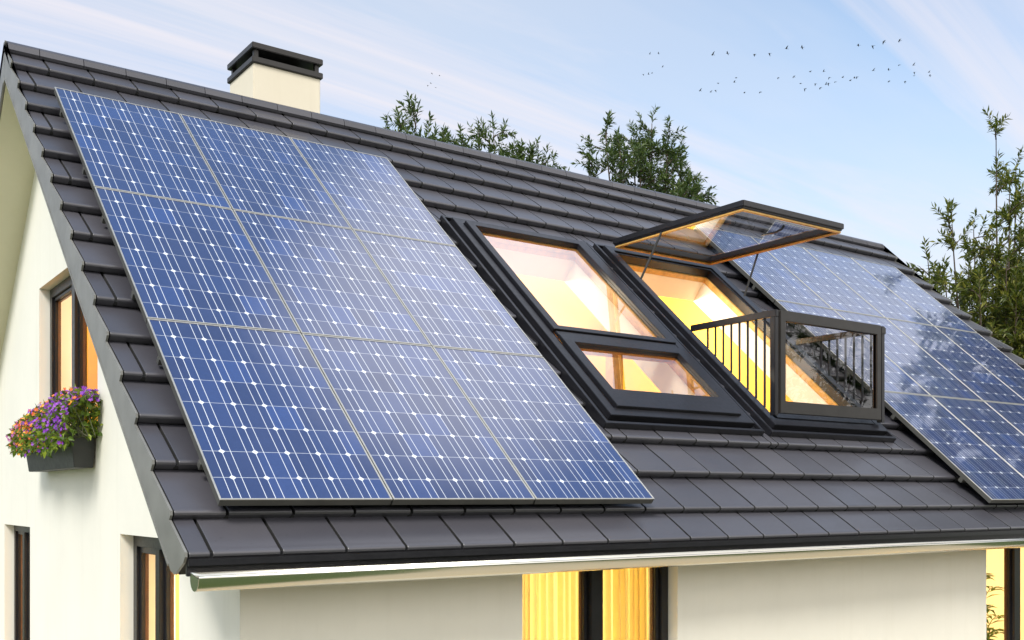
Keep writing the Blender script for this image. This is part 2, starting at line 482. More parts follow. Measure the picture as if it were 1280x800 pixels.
# ---- walls ------------------------------------------------------------------
def roof_under(y): return ZR - .215 / CP - TP * abs(y - YR)
def wall(bm, fn, a0, a1, z0, topf, holes, thick, breaks=()):
    """plastered wall in strips around openings. fn(a, d, z): a along the wall, d depth inwards.
    holes: (a0, a1, z0, z1)"""
    xs = sorted({a0, a1, *breaks, *[h[0] for h in holes], *[h[1] for h in holes]})
    for a, b in zip(xs, xs[1:]):
        cut = sorted((h[2], h[3]) for h in holes if h[0] <= a + 1e-6 and h[1] >= b - 1e-6)
        z = z0
        for c, d in cut + [(None, None)]:
            ta, tb = (c, c) if c is not None else (topf(a), topf(b))
            for dd in (0, thick): face(bm, [fn(a, dd, z), fn(b, dd, z), fn(b, dd, tb), fn(a, dd, ta)])
            if c is not None: z = d
    for (p, q, c, d) in holes:
        for l in (((p, c), (q, c)), ((q, c), (q, d)), ((q, d), (p, d)), ((p, d), (p, c))):
            (a, z), (b, w) = l
            face(bm, [fn(a, 0, z), fn(b, 0, w), fn(b, thick, w), fn(a, thick, z)])
    bmesh.ops.remove_doubles(bm, verts=bm.verts, dist=1e-5)
    bmesh.ops.recalc_face_normals(bm, faces=bm.faces)
    return bm
GF = lambda a, d, z: Vector((GX + d, a, z))          # gable wall
FF = lambda a, d, z: Vector((a, FY + d, z))          # street wall
GWIN = [(8.094, 10.134, 3.34, 4.777), (6.211, 7.490, .95, 2.643), (10.538, 11.820, .95, 2.620)]
FWIN = [(3.815, 5.149, .12, 2.522), (9.053, 11.20, .12, 2.522)]
hpart('gable_wall', wall(bmesh.new(), GF, FY, BY, 0, roof_under, GWIN, .30, (YR,)), M['plaster'])
hpart('gable_wall', wall(bmesh.new(), lambda a, d, z: Vector((GX2 - d, a, z)), FY, BY, 0, roof_under, [], .30, (YR,)), M['plaster'])
zt = roof_under(FY)
hpart('street_wall', wall(bmesh.new(), FF, GX + .0005, GX2 - .0005, 0, lambda a: zt, FWIN, .295), M['plaster'])
hpart('garden_wall', wall(bmesh.new(), lambda a, d, z: Vector((a, BY - d, z)), GX + .302, GX2 - .302, 0, lambda a: zt, [], .30), M['plaster'])
bm = bmesh.new(); box(bm, GX + .31, GX2 - .31, FY + .31, BY - .31, 2.56, 2.74); hpart('attic_floor', finish(bm), M['floorwood'])
bm = bmesh.new(); box(bm, GX + .31, GX2 - .31, FY + .31, BY - .31, -.02, .10); hpart('ground_floor', finish(bm), M['floorwood'])
# inner faces of the rooms
bm = bmesh.new()
x0, x1, y0, y1 = GX + .315, GX2 - .315, FY + .315, BY - .315
face(bm, [(x0 + 6.3, y0, .1), (x0 + 6.3, y1, .1), (x0 + 6.3, y1, 2.55), (x0 + 6.3, y0, 2.55)])
face(bm, [(x0, 9.9, .1), (x1, 9.9, .1), (x1, 9.9, 2.55), (x0, 9.9, 2.55)])
face(bm, [(x0, y0, 2.552), (x1, y0, 2.552), (x1, y1, 2.552), (x0, y1, 2.552)])
hpart('room_partition', bm, M['room'])
bm = bmesh.new()
def prof_wall(x):
    yk = 6.25
    zf, zk = 2.745, ZR - .32 / CP - TP * (YR - yk)
    face(bm, [(x, FY + .5, zf), (x, BY - .5, zf), (x, 2 * YR - yk, zk), (x, YR, ZR - .32 / CP), (x, yk, zk)])
prof_wall(9.35); prof_wall(GX2 - .32)
hpart('attic_partition', bm, M['attic'])

# ---- wall windows -----------------------------------------------------------
def wall_window(fn, a0, a1, z0, z1, mull, d=.09, fw=.075, name='window', fl=None, ft=None, cl=.055, gm='glass'):
    "black framed window set back in its opening; fn(a, depth, z)"
    g = lambda a, z, c: fn(a, c, z)
    bm = bmesh.new(); ring(bm, a0, a1, z0, z1, (fl or fw, fw, fw, ft or fw), d, d + .075, 0, g); fr = hpart(name, finish(bm, .004), M['black'])
    cells = []
    fl = fl or fw; ft = ft or fw
    edges = [a0 + fl] + [v for m, w in mull for v in (m - w / 2, m + w / 2)] + [a1 - fw]
    for m, w in mull:
        bm = bmesh.new(); box(bm, m - w / 2, m + w / 2, z0 + fw, z1 - fw, d - .012, d + .085, 0, g); sub('mullion', finish(bm, .004), M['black'], fr)
    for p, q in zip(edges[::2], edges[1::2]):
        zt_ = z1 - ft
        bm = bmesh.new(); ring(bm, p + .002, q - .002, z0 + fw + .002, zt_ - .002, cl, d + .02, d + .07, 0, g); sub('casement', finish(bm, .004), M['black'], fr)
        bm = bmesh.new(); ring(bm, p + cl + .002, q - cl - .002, z0 + fw + cl + .002, zt_ - cl - .002, .008, d + .045, d + .068, 0, g); sub('wooden_bead', finish(bm), M['darkwood'], fr)
        e = cl - .005
        bm = bmesh.new(); face(bm, [g(p + e, z0 + fw + e, d + .04), g(q - e, z0 + fw + e, d + .04), g(q - e, zt_ - e, d + .04), g(p + e, zt_ - e, d + .04)])
        sub('glass_pane', bm, M[gm], fr)
    bm = bmesh.new(); box(bm, a0 + .004, a1 - .004, z0 - .0, z0 + .025, -.04, d - .002, 0, lambda a, z, c: fn(a, c, z)); sub('sill', finish(bm, .004), M['black2'], fr)
    return fr
wall_window(GF, *GWIN[0], mull=[(9.20, .11)], fw=.085, cl=.03, gm='glass_coated')
wall_window(GF, *GWIN[1], mull=[(6.90, .09)], fw=.085, cl=.04, gm='glass_coated')
wall_window(GF, *GWIN[2], mull=[(11.27, .10)], fw=.07, cl=.03, gm='glass_coated')
FFW = lambda a, d, z: FF(a, d, z)
wall_window(FFW, *FWIN[0], mull=[(4.483, .10)], fw=.07, fl=.03, ft=.03, cl=.032)
wall_window(FFW, *FWIN[1], mull=[(9.73, .11)], fw=.07, fl=.03, ft=.03, cl=.032)

def curtain(fn, a0, a1, z0, z1, d, mat, label, folds=7, amp=.03, seed=0):
    rnd = random.Random(seed); bm = bmesh.new()
    n = folds * 12; ph = [rnd.uniform(-.5, .5) for _ in range(6)]
    def dep(t, z):
        w = t * folds * 2 * math.pi
        return amp * (math.sin(w + ph[0]) + .5 * math.sin(w * 1.73 + ph[1] * 6) + .3 * math.sin(w * .41 + ph[2] * 9)) * (.7 + .3 * (z1 - z) / (z1 - z0))
    rows = []
    for j in range(6):
        z = z1 + (z0 - z1) * j / 5
        rows.append([bm.verts.new(fn(a0 + (a1 - a0) * i / n, d + dep(i / n, z), z)) for i in range(n + 1)])
    for A, B in zip(rows, rows[1:]):
        for i in range(n):
            f = bm.faces.new((A[i], A[i + 1], B[i + 1], B[i])); f.smooth = True
    o = mesh_obj('curtain', bm, mat)
    return tag(o, label, 'curtain', 'curtains behind the windows')
curtain(GF, 10.25, 11.35, 3.18, 4.72, .38, M['curtain_cream'], 'cream curtain behind the gable window above the flower box', 6, .035, 1)
curtain(GF, 7.6, 8.35, .12, 2.5, .40, M['curtain_cream'], 'pale beige curtain in ground floor gable window near the roof corner', 5, .03, 2)
curtain(GF, 12.35, 13.6, .12, 2.5, .40, M['curtain_gold'], 'yellow lit curtain in narrow ground floor window at far left', 6, .03, 3)
curtain(FF, 3.86, 4.80, .12, 2.5, .42, M['curtain_gold'], 'golden curtain behind the left pane of the middle window under the gutter', 19, .055, 4)
curtain(FF, 4.82, 5.62, .12, 2.5, .42, M['curtain_gold'], 'golden curtain behind the right pane of the middle window under the gutter', 17, .055, 5)
curtain(FF, 9.15, 9.62, .12, 2.5, .42, M['curtain_gold'], 'bright yellow curtain in the window under the far right end of the gutter', 6, .06, 6)

# ---- roof windows -----------------------------------------------------------
def roof_window(du, opened):
    U = lambda u, s, k: RP(u + du, s, k)
    bm = bmesh.new()
    ring(bm, 3.205, 4.955, .925, 4.035, .032, -.05, .034, 0, U)        # outer upstand
    ring(bm, 3.239, 4.921, .959, 4.001, .085, -.05, .004, 0, U)         # flashing tray
    ring(bm, 3.285, 4.875, .985, 3.96, (.085, .085, .085, .10), .0055, .058, 0, U)   # cladding
    ring(bm, 3.36, 4.80, 1.06, 3.84, (.045, .045, .045, .045), -.045, .044, 0, U)
    fr = hpart('roof_window', finish(bm, .004), M['black'])
    bm = bmesh.new(); ring(bm, 3.362, 4.798, 1.062, 3.838, (.062, .062, .062, .062), -.105, -.047, 0, U)
    sub('wooden_frame', finish(bm, .004), M['wood'], fr)
    bm = bmesh.new(); ring(bm, 3.364, 4.796, 1.064, 3.836, (.055, .055, .055, .055), -.345, -.107, 0, U)
    sub('reveal_lining', finish(bm), M['lining'], fr)
    # side flashing clips seen between the two windows
    for i in range(7):
        s = 1.18 + i * .42
        bm = bmesh.new(); box(bm, 4.958, 5.000, s, s + .16, -.03, -.008, 0, U); sub('flashing_clip', finish(bm, .004), M['black'], fr)
    if not opened:
        bm = bmesh.new()
        ring(bm, 3.385, 4.775, 1.060, 2.835, (.082, .085, .070, .062), .046, .085, 0, U)
        ring(bm, 3.458, 4.699, 1.120, 2.783, (.012, .012, .012, .010), .030, .060, 0, U)
        sub('upper_sash', finish(bm, .004), M['black'], fr)
        bm = bmesh.new(); box(bm, 3.40, 4.76, 2.842, 2.900, .046, .072, 0, U); sub('transom', finish(bm, .005), M['black'], fr)
        bm = bmesh.new()
        ring(bm, 3.395, 4.765, 2.907, 3.872, (.105, .085, .100, .227), .046, .082, 0, U)
        ring(bm, 3.490, 4.690, 2.998, 3.654, (.012, .012, .014, .010), .030, .058, 0, U)
        sub('lower_sash', finish(bm, .004), M['black'], fr)
        for s0, s1, ua, ub in ((1.125, 2.78, 3.462, 4.694), (3.002, 3.65, 3.494, 4.686)):
            bm = bmesh.new(); face(bm, [U(ua, s0, .042), U(ub, s0, .042), U(ub, s1, .042), U(ua, s1, .042)]); sub('glass_pane', bm, M['glass_roof'], fr)
        for (s0, s1) in ((1.108, 2.80), (2.955, 3.70)):
            bm = bmesh.new(); ring(bm, 3.43, 4.73, s0, s1, (.055, .055, .045, .045), -.035, .024, 0, U); sub('wooden_sash', finish(bm, .004), M['wood'], fr)
        return fr
    # open top-hung sash, level above the opening
    A = P0 + Vector((du, 0, 0))
    S = lambda u, y, z: A + Vector((u, y, z))
    bm = bmesh.new()
    ring(bm, 3.345, 4.745, -2.53, -.80, (.075, .075, .085, .075), -.700, -.645, 0, S)
    ring(bm, 3.335, 4.755, -2.545, -.79, (.018, .018, .018, .018), -.684, -.630, 0, S)
    sub('open_sash', finish(bm, .005), M['black'], fr)
    bm = bmesh.new(); ring(bm, 3.352, 4.738, -2.522, -.808, (.026, .026, .026, .026), -.722, -.7015, 0, S)
    sub('wooden_sash', finish(bm, .004), M['wood'], fr)
    bm = bmesh.new(); face(bm, [S(3.40, -2.46, -.672), S(4.69, -2.46, -.672), S(4.69, -.86, -.672), S(3.40, -.86, -.672)])
    sub('glass_pane', bm, M['glass_sash'], fr)
    bm = bmesh.new(); hx = 4.02
    tube(bm, [S(hx, -2.43, -.73), S(hx, -2.40, -.76), S(hx + .0, -2.33, -.775), S(hx - .02, -2.18, -.775)], [.012, .012, .011, .009], 8)
    sub('sash_handle', finish(bm), M['black'], fr)
    for u, uo in ((3.30, 3.352), (4.79, 4.738)):
        bm = bmesh.new(); tube(bm, [U(u, 1.68, .085), S(uo, -1.49, -.70)], .011, 8); sub('stay_arm', bm, M['under'], fr)
    bm = bmesh.new(); box(bm, 3.395, 4.765, 3.765, 3.868, -.11, .066, 0, U); sub('bottom_rail', finish(bm, .004), M['black'], fr)
    # pushed out balcony: front panel, two handrails with balusters
    Y = -2.905
    F = lambda u, z, y: A + Vector((u, y, z))
    bm = bmesh.new(); ring(bm, 3.37, 4.79, -2.545, -1.660, (.070, .065, .105, .090), Y - .028, Y + .022, 0, F)
    ring(bm, 3.428, 4.737, -2.452, -1.738, .012, Y - .018, Y + .012, 0, F)
    sub('balcony_panel', finish(bm, .004), M['black2'], fr)
    bm = bmesh.new(); face(bm, [F(3.43, -2.45, Y), F(4.735, -2.45, Y), F(4.735, -1.74, Y), F(3.43, -1.74, Y)]); sub('balcony_glass', bm, M['glass_dark'], fr)
    for u in (3.330, 4.830):
        bm = bmesh.new(); box(bm, u - .018, u + .018, -2.93, -1.915, -1.720, -1.662, 0, S); sub('handrail', finish(bm, .004), M['black'], fr)
        bm = bmesh.new(); box(bm, u - .024, u + .024, -2.925, -2.868, -2.565, -1.7215, 0, S); sub('rail_post', finish(bm, .004), M['black'], fr)
        for i in range(8):
            y = -2.121 - .0958 * i
            zb = TP * y + (.075 - .10) / CP
            bm = bmesh.new(); tube(bm, [S(u, y, zb), S(u, y, -1.7205)], .0115, 8); sub('baluster', bm, M['black'], fr)
    bm = bmesh.new(); box(bm, 4.792, 4.86, -2.935, -2.89, -1.735, -1.675, 0, S); sub('rail_bracket', finish(bm, .004), M['black2'], fr)
    return fr
roof_window(0.0, False)
roof_window(1.84, True)
# timber posts of the roof frame inside the attic
for (x, y) in ((6.42, 7.35), (9.1, 7.3)):
    bm = bmesh.new(); box(bm, x - .06, x + .06, y - .06, y + .06, 2.742, ZR - .315 / CP - TP * (YR - y) + .03); hpart('timber_post', finish(bm, .006), M['wood'])

# ---- chimney ----------------------------------------------------------------
cz = CAMZ
bm = bmesh.new(); box(bm, 3.906, 4.62, 9.85, 10.50, 5.6, 4.283 + cz); ch = hpart('chimney', finish(bm, .006), M['chimney'])
bm = bmesh.new()
box(bm, 3.884, 4.642, 9.828, 10.522, 4.2845 + cz, 4.343 + cz)
sub('chimney_collar', finish(bm, .006), M['black2'], ch)
bm = bmesh.new(); box(bm, 3.884, 4.642, 9.828, 10.522, 4.424 + cz, 4.483 + cz); sub('chimney_cap', finish(bm, .006), M['black2'], ch)
for x in (3.915, 4.565):
    for y in (9.86, 10.44):
        bm = bmesh.new(); box(bm, x, x + .045, y, y + .045, 4.3435 + cz, 4.4235 + cz); sub('cap_post', finish(bm, .003), M['black2'], ch)
bm = bmesh.new(); box(bm, 4.05, 4.476, 10.02, 10.33, 4.3436 + cz, 4.41 + cz); sub('flue', finish(bm), M['under'], ch)

# ================================================================== SOLAR PANELS
def make_panel():
    root = empty('solar_panel')
    w, h, g = 1.0, PH, .004
    bm = bmesh.new(); ring(bm, g, w - g, -(h - g), -g, .0095, -.006, .0, 0); fr = mesh_obj('panel_frame', finish(bm, .0008, 1), M['lip'], root)
    bm = bmesh.new(); ring(bm, g + .0015, w - g - .0015, -(h - g - .0015), -g - .0015, .03, -.045, -.0065, 0); sd = mesh_obj('frame_side', finish(bm), M['side'], root)
    bm = bmesh.new(); face(bm, [(g + .008, -(h - g - .008), -.004), (w - g - .008, -(h - g - .008), -.004), (w - g - .008, -g - .008, -.004), (g + .008, -g - .008, -.004)])
    ce = mesh_obj('solar_cells', bm, M['cells'], root)
    for y in (-.35, -1.3):
        bm = bmesh.new(); box(bm, .0, w, y - .02, y + .02, -.085, -.046); mesh_obj('mounting_rail', finish(bm), M['side'], root)
    return root
proto = make_panel()
# local x = eave direction, y = up the slope, z = roof normal
ROT = Matrix(((1, 0, 0), (0, CP, -SP), (0, SP, CP))).to_euler()
rows = ['top', 'middle', 'bottom']
l3 = ['column beside gable edge', 'middle column', 'column beside closed roof window']
l4 = ['first column beside open window', 'second column from open window', 'third column from open window', 'last column by far roof edge']
first = True
for (ub, sb, labs, arr) in ((0, 0, l3, 'large left array'), (7.120, .0175, l4, 'right array')):
    for c, lab in enumerate(labs):
        for r in range(3):
            if arr == 'right array' and r == 2 and c == 3: continue
            if first: o = proto; first = False
            else:
                o = proto.copy(); COL.objects.link(o)
                for chd in proto.children:
                    k2 = chd.copy(); COL.objects.link(k2); k2.parent = o
            o.location = RP(ub + c, sb + r * PH, .10); o.rotation_euler = ROT
            tag(o, f'blue solar panel, {rows[r]} row of {arr}, {lab}', 'solar panel', 'solar panels on the roof')

# ================================================================== FLOWER BOX
bm = bmesh.new()
zb, ztp = 3.118, 3.37
def planter(bm):
    lo = [(1.848, 8.15), (1.985, 8.15), (1.985, 9.79), (1.848, 9.79)]; hi = [(1.815, 8.12), (1.992, 8.12), (1.992, 9.82), (1.815, 9.82)]
    il = [(1.83, 8.14), (1.98, 8.14), (1.98, 9.80), (1.83, 9.80)]
    L = [bm.verts.new((x, y, zb)) for x, y in lo]; H = [bm.verts.new((x, y, ztp)) for x, y in hi]
    I = [bm.verts.new((x, y, ztp)) for x, y in il]; J = [bm.verts.new((x, y, ztp - .05)) for x, y in il]
    bm.faces.new(L[::-1])
    for k in range(4):
        j = (k + 1) % 4
        bm.faces.new((L[k], L[j], H[j], H[k])); bm.faces.new((H[k], H[j], I[j], I[k])); bm.faces.new((I[k], I[j], J[j], J[k]))
    bm.faces.new(J)
planter(bm)
pl = mesh_obj('flower_box', finish(bm, .004), M['planter'])
tag(pl, 'long dark grey flower box hung below the gable window', 'flower box')
bm = bmesh.new(); ring(bm, 1.806, 1.996, 8.112, 9.828, .012, ztp - .035, ztp + .006); mesh_obj('planter_rim', finish(bm, .002), M['planter'], pl)

def leaf_quad(bm, p, d, n, L, W, mi=0, fold=.25):
    d = d.normalized(); side = d.cross(n)
    if side.length < 1e-4: side = d.cross(Vector((1, 0, 0)))
    side.normalize(); n = side.cross(d)
    a = bm.verts.new(p); b = bm.verts.new(p + d * L * .45 + side * W * .5 + n * W * fold); c = bm.verts.new(p + d * L - n * L * .12); e = bm.verts.new(p + d * L * .45 - side * W * .5 + n * W * fold)
    m = bm.verts.new(p + d * L * .48)
    f = [bm.faces.new((a, b, m)), bm.faces.new((b, c, m)), bm.faces.new((c, e, m)), bm.faces.new((e, a, m))]
    for q in f: q.material_index = mi
def rvec(r): return Vector((r.gauss(0, 1), r.gauss(0, 1), r.gauss(0, 1))).normalized()
def blossom(bm, p, n, r, rnd, mi=0):
    n = n.normalized(); a = n.cross(Vector((.3, .2, .9))).normalized(); b = n.cross(a)
    ctr = bm.verts.new(p - n * r * .15); t0 = rnd.uniform(0, 6.28); pts = []
    for k in range(10):
        t = t0 + k * math.pi / 5; rr = r * (1 if k % 2 == 0 else .55)
        pts.append(bm.verts.new(p + (a * math.cos(t) + b * math.sin(t)) * rr + n * r * (.12 if k % 2 == 0 else 0)))
    for k in range(10):
        f = bm.faces.new((ctr, pts[k], pts[(k + 1) % 10])); f.material_index = mi
def bloom_plant(y0, y1, out, mats, label, seed, top, nl=1100, nf=950):
    rnd = random.Random(seed); ym = (y0 + y1) / 2
    root = tag(empty('flowering_plant', (1.905, ym, ztp - .03)), label, 'plant', 'flowers in the window box')
    inv = Matrix.Translation(-Vector(root.location))
    def pt(shell):
        t = rnd.random(); y = y0 + (y1 - y0) * t + rnd.gauss(0, .03)
        th = math.pi * rnd.uniform(-.14, .62)            # 0 = outwards, pi/2 = up
        rr = rnd.uniform(.80, 1.05) if shell else math.sqrt(rnd.uniform(.1, .9))
        ed = 1 - .15 * abs(2 * t - 1) ** 2
        d = Vector((-math.cos(th) * out, rnd.gauss(0, .25), math.sin(th) * top))
        p = Vector((1.90, y, ztp + .0)) + Vector((-math.cos(th) * out * rr * ed, 0, math.sin(th) * top * rr * ed))
        p.x = min(p.x, 1.975)
        return p, d, th
    bm = bmesh.new(); bs = bmesh.new()
    for i in range(nl):
        p, d, th = pt(rnd.random() < .55)
        leaf_quad(bm, p, (d.normalized() * .6 + rvec(rnd) * .8 + Vector((-.15, 0, -.25))), rvec(rnd) + Vector((-.4, -.2, .8)), rnd.uniform(.035, .075), rnd.uniform(.022, .042))
    if y0 < 8:          # trailing growth against the wall at the near end
        for i in range(260):
            p = Vector((rnd.uniform(1.90, 1.985), rnd.uniform(7.96, 8.45), ztp + rnd.uniform(-.03, .26)))
            leaf_quad(bm, p, rvec(rnd) + Vector((-.3, -.3, -.1)), rvec(rnd) + Vector((-.4, -.4, .6)), rnd.uniform(.04, .075), rnd.uniform(.025, .042))
    for i in range(70):
        p, d, th = pt(True); tube(bs, [(1.9 + rnd.uniform(-.05, .05), p.y + rnd.uniform(-.05, .05), ztp - .03), p], .003, 4)
    bm.transform(inv); mesh_obj('foliage', bm, M['leaf_f'], root)
    bs.transform(inv); mesh_obj('stem', bs, M['twig'], root)
    for nm, mt, fr_ in mats:
        bf = bmesh.new()
        for i in range(int(nf * fr_)):
            p, d, th = pt(True)
            if th < .05 and rnd.random() < .75: continue
            n = (d.normalized() + rvec(rnd) * .55 + Vector((-.3, -.35, .1)))
            blossom(bf, p + d.normalized() * rnd.uniform(0, .05), n, rnd.uniform(.011, .021), rnd)
        bf.transform(inv); mesh_obj(nm, bf, M[mt], root)
bloom_plant(7.90, 8.74, .22, [('purple_blossom', 'purple', 1.0), ('orange_blossom', 'orange', .14)], 'deep purple flowering plant at the near end of the window box', 21, .31)
bloom_plant(8.70, 9.36, .22, [('orange_blossom', 'orange', .75), ('purple_blossom', 'purple', .35)], 'orange and red flowering plant in the middle of the window box', 22, .27)
bloom_plant(9.30, 9.86, .19, [('pink_blossom', 'pink', .65), ('orange_blossom', 'orange', .45)], 'pink and orange flowering plant spilling over the far end of the window box', 23, .21)

# ================================================================== TREES
def bez(a, b, c, n):
    return [a * (1 - t) ** 2 + b * 2 * t * (1 - t) + c * t * t for t in [i / n for i in range(n + 1)]]
def tree(name, base, fork_z, tips, label, mat, seed, cat='tree', group='trees around the house', sub_n=9, twigs=4, leaves=15, L=.165, W=.046, spread=.75, trunk_r=.13, start=.35, extra=0, extra_r=1.2, lean=.35, drop=.6, top_cut=.08):
    rnd = random.Random(seed); base = Vector(base)
    root = tag(empty(name, base), label, cat, group)
    wood = bmesh.new(); lf = bmesh.new()
    fork = base + Vector((rnd.uniform(-.2, .2), rnd.uniform(-.2, .2), fork_z))
    tube(wood, [base - Vector((0, 0, .05)), base.lerp(fork, .5) + Vector((.06, .04, 0)), fork], [trunk_r * 1.3, trunk_r, trunk_r * .8], 9)
    tips = [Vector(t) - Vector((0, 0, top_cut)) for t in tips]
    ctr = sum(tips, Vector()) / len(tips)
    for i in range(extra):
        v = rvec(rnd); v.z = v.z * .8 - .3
        tips.append(Vector((ctr.x, ctr.y, ctr.z - drop)) + Vector((v.x * extra_r, v.y * extra_r, v.z * extra_r)))
    def spray(p, d, n, ln):
        d = d.normalized(); q = p; pts = [p]
        for k in range(4):
            d = (d + rvec(rnd) * .16 + Vector((0, 0, .06))).normalized(); q = q + d * ln / 4; pts.append(q)
        tube(wood, pts, [.006, .005, .004, .003, .002], 4, 0, False)
        for k in range(n):
            t = (k + .6) / n * 4; i = min(3, int(t)); pp = pts[i].lerp(pts[i + 1], t - i)
            dd = (pts[i + 1] - pts[i]).normalized()
            o = dd.cross(rvec(rnd)).normalized()
            leaf_quad(lf, pp, dd * .75 + o * .75 + Vector((0, 0, rnd.uniform(-.25, .2))), Vector((0, 0, 1)) + rvec(rnd) * .7, L * rnd.uniform(.7, 1.25), W * rnd.uniform(.75, 1.2))
        leaf_quad(lf, pts[-1], d, rvec(rnd), L, W)
    for tip in tips:
        mid = fork.lerp(tip, .5); out = Vector((tip.x - fork.x, tip.y - fork.y, 0)) * lean
        limb = bez(fork, mid + out - Vector((0, 0, .1)), tip, 12)
        ln = (tip - fork).length
        r0 = trunk_r * .42
        tube(wood, limb, [r0 * (1 - .88 * i / 12) + .004 for i in range(13)], 6, 0, False)
        for k in range(sub_n):
            t = start + (1 - start) * (k + rnd.random()) / sub_n
            i = min(11, int(t * 12)); p = limb[i].lerp(limb[i + 1], t * 12 - i)
            ax = (limb[i + 1] - limb[i]).normalized()
            rv = rvec(rnd); d = (ax * .30 + Vector((rv.x, rv.y, rv.z * .55)) * 1.1 + Vector((0, 0, .15))).normalized()
            bl = spread * (1.15 - .75 * t) * rnd.uniform(.7, 1.2)
            bp = bez(p, p + d * bl * .5 + Vector((0, 0, .04)), p + d * bl + Vector((0, 0, bl * .12)), 4)
            tube(wood, bp, [.014, .012, .010, .008, .006], 5, 0, False)
            for w in range(twigs):
                j = min(3, 1 + w); q = bp[min(4, j)]
                spray(q, d + rvec(rnd) * 1.1, leaves, rnd.uniform(.22, .38))
        spray(tip, (limb[-1] - limb[-2]), leaves + 3, .34)
        for w in range(2): spray(limb[-2], (limb[-1] - limb[-2]).normalized() + rvec(rnd) * .7, leaves, .3)
    inv = Matrix.Translation(-base); wood.transform(inv); lf.transform(inv)
    mesh_obj('trunk', wood, M['bark'], root); mesh_obj('crown', lf, mat, root)
    return root
TA = [(9.25, 17.0, 9.62), (9.78, 17.4, 9.95), (9.75, 16.7, 9.85), (10.39, 17.3, 9.95), (10.44, 16.8, 9.55)]
TB = [(11.07, 17.2, 9.8), (11.07, 16.6, 9.8), (11.7, 17.0, 10.15), (12.43, 17.4, 9.95), (12.43, 16.8, 9.65), (13.2, 17.3, 9.65), (13.35, 17.0, 9.45)]
TC = [(14.22, 17.0, 10.0), (14.95, 17.4, 10.87), (14.66, 16.6, 10.27), (15.68, 17.3, 10.96), (15.95, 17.0, 11.25), (16.05, 16.6, 10.89), (17.16, 17.3, 10.89), (17.1, 17.5, 10.19), (17.12, 16.8, 9.84), (15.32, 16.7, 10.16)]
TR = [(18.5, 10.5, 9.84), (19.92, 10.9, 9.66), (18.06, 10.0, 8.6), (16.58, 10.2, 7.89), (18.6, 11.0, 8.25), (16.65, 10.7, 7.34), (15.9, 9.9, 6.76), (18.3, 10.9, 7.7), (17.49, 10.0, 7.66), (18.78, 10.2, 8.19), (17.06, 9.5, 7.11), (21.09, 11.2, 8.16), (20.06, 10.5, 8.65), (19.09, 9.7, 7.87), (16.42, 9.6, 6.58), (17.81, 10.8, 6.88), (17.0, 9.3, 6.39), (20.98, 10.5, 7.37)]
tree('leafy_tree', (9.9, 17.1, 0), 6.2, TA, 'tree top just showing above the ridge nearest the chimney', M['leaf'], 31, sub_n=10, twigs=4, leaves=15, L=.14, W=.040, spread=.72, extra=5, extra_r=.8, start=.6, trunk_r=.07)
tree('leafy_tree', (12.3, 17.0, 0), 6.2, TB, 'low loose tree top behind the ridge, middle of the three', M['leaf'], 32, sub_n=10, twigs=4, leaves=15, L=.14, W=.040, spread=.72, extra=6, extra_r=1.0, start=.6, trunk_r=.07)
tree('leafy_tree', (15.8, 17.0, 0), 6.5, TC, 'tallest dense tree top rising behind the middle of the ridge', M['leaf'], 33, sub_n=13, twigs=4, L=.14, W=.040, spread=.85, leaves=17, extra=10, extra_r=1.2, start=.45, trunk_r=.10)
tree('bamboo_tree', (18.4, 10.3, 0), 2.0, TR, 'bushy olive green tree with tall bare shoots beside the right roof edge', M['leaf_y'], 34, L=.145, W=.040, leaves=18, sub_n=11, twigs=4, trunk_r=.09, start=.3, extra=46, extra_r=1.9, spread=.62, drop=1.5, top_cut=.30)

# garden trees on the street side, mirrored in panels and panes
def ftips(c, r, h, n, seed):
    q = random.Random(seed); out = []
    for i in range(n):
        t = 6.283 * i / n + q.uniform(-.3, .3); rr = r * q.uniform(.35, 1)
        out.append((c[0] + math.cos(t) * rr, c[1] + math.sin(t) * rr, h * q.uniform(.72, 1.0)))
    return out
tree('garden_tree', (20.6, 7.0, 0), 2.5, ftips((20.6, 7.0), 3.0, 11.8, 24, 1), 'broad tree in the side garden, mirrored in the right array', M['leaf'], 41, sub_n=13, twigs=5, L=.30, W=.10, spread=1.0, group='garden trees beyond the frame')
tree('garden_tree', (16.2, -1.6, 0), 2.0, ftips((16.2, -1.6), 2.0, 7.2, 14, 2), 'rounded tree in the street garden, mirrored in the balcony glass', M['leaf'], 42, sub_n=8, twigs=4, L=.17, W=.05, spread=1.0, group='garden trees beyond the frame')
tree('garden_tree', (9.6, -2.6, 0), 1.4, ftips((9.6, -2.6), 1.6, 4.4, 12, 3), 'low tree in front of the street wall, mirrored in its windows', M['leaf_y'], 43, sub_n=8, twigs=4, L=.16, W=.05, spread=.9, group='garden trees beyond the frame')

# clipped hedge along the street, mirrored as the dark band in the gutter
bm = bmesh.new(); rh = random.Random(77)
for i in range(7600):
    x = rh.uniform(-14, 26); f = rh.random(); z = rh.uniform(.05, 4.2); y = -9.0 + rh.uniform(-.9, .9)
    if f < .5: y = -8.1 + rh.gauss(0, .07)
    elif f < .7: z = 4.2 + rh.gauss(0, .08)
    leaf_quad(bm, Vector((x, y, z)), rvec(rh), rvec(rh), rh.uniform(.28, .45), rh.uniform(.16, .24))
hd = tag(mesh_obj('hedge', bm, M['leaf']), 'dark clipped hedge on the street side, mirrored in the shiny gutter', 'hedge')
bm = bmesh.new(); box(bm, -13.8, 25.8, -9.7, -8.3, 0, 4.05); mesh_obj('branches', finish(bm, .1), M['bark'], hd)
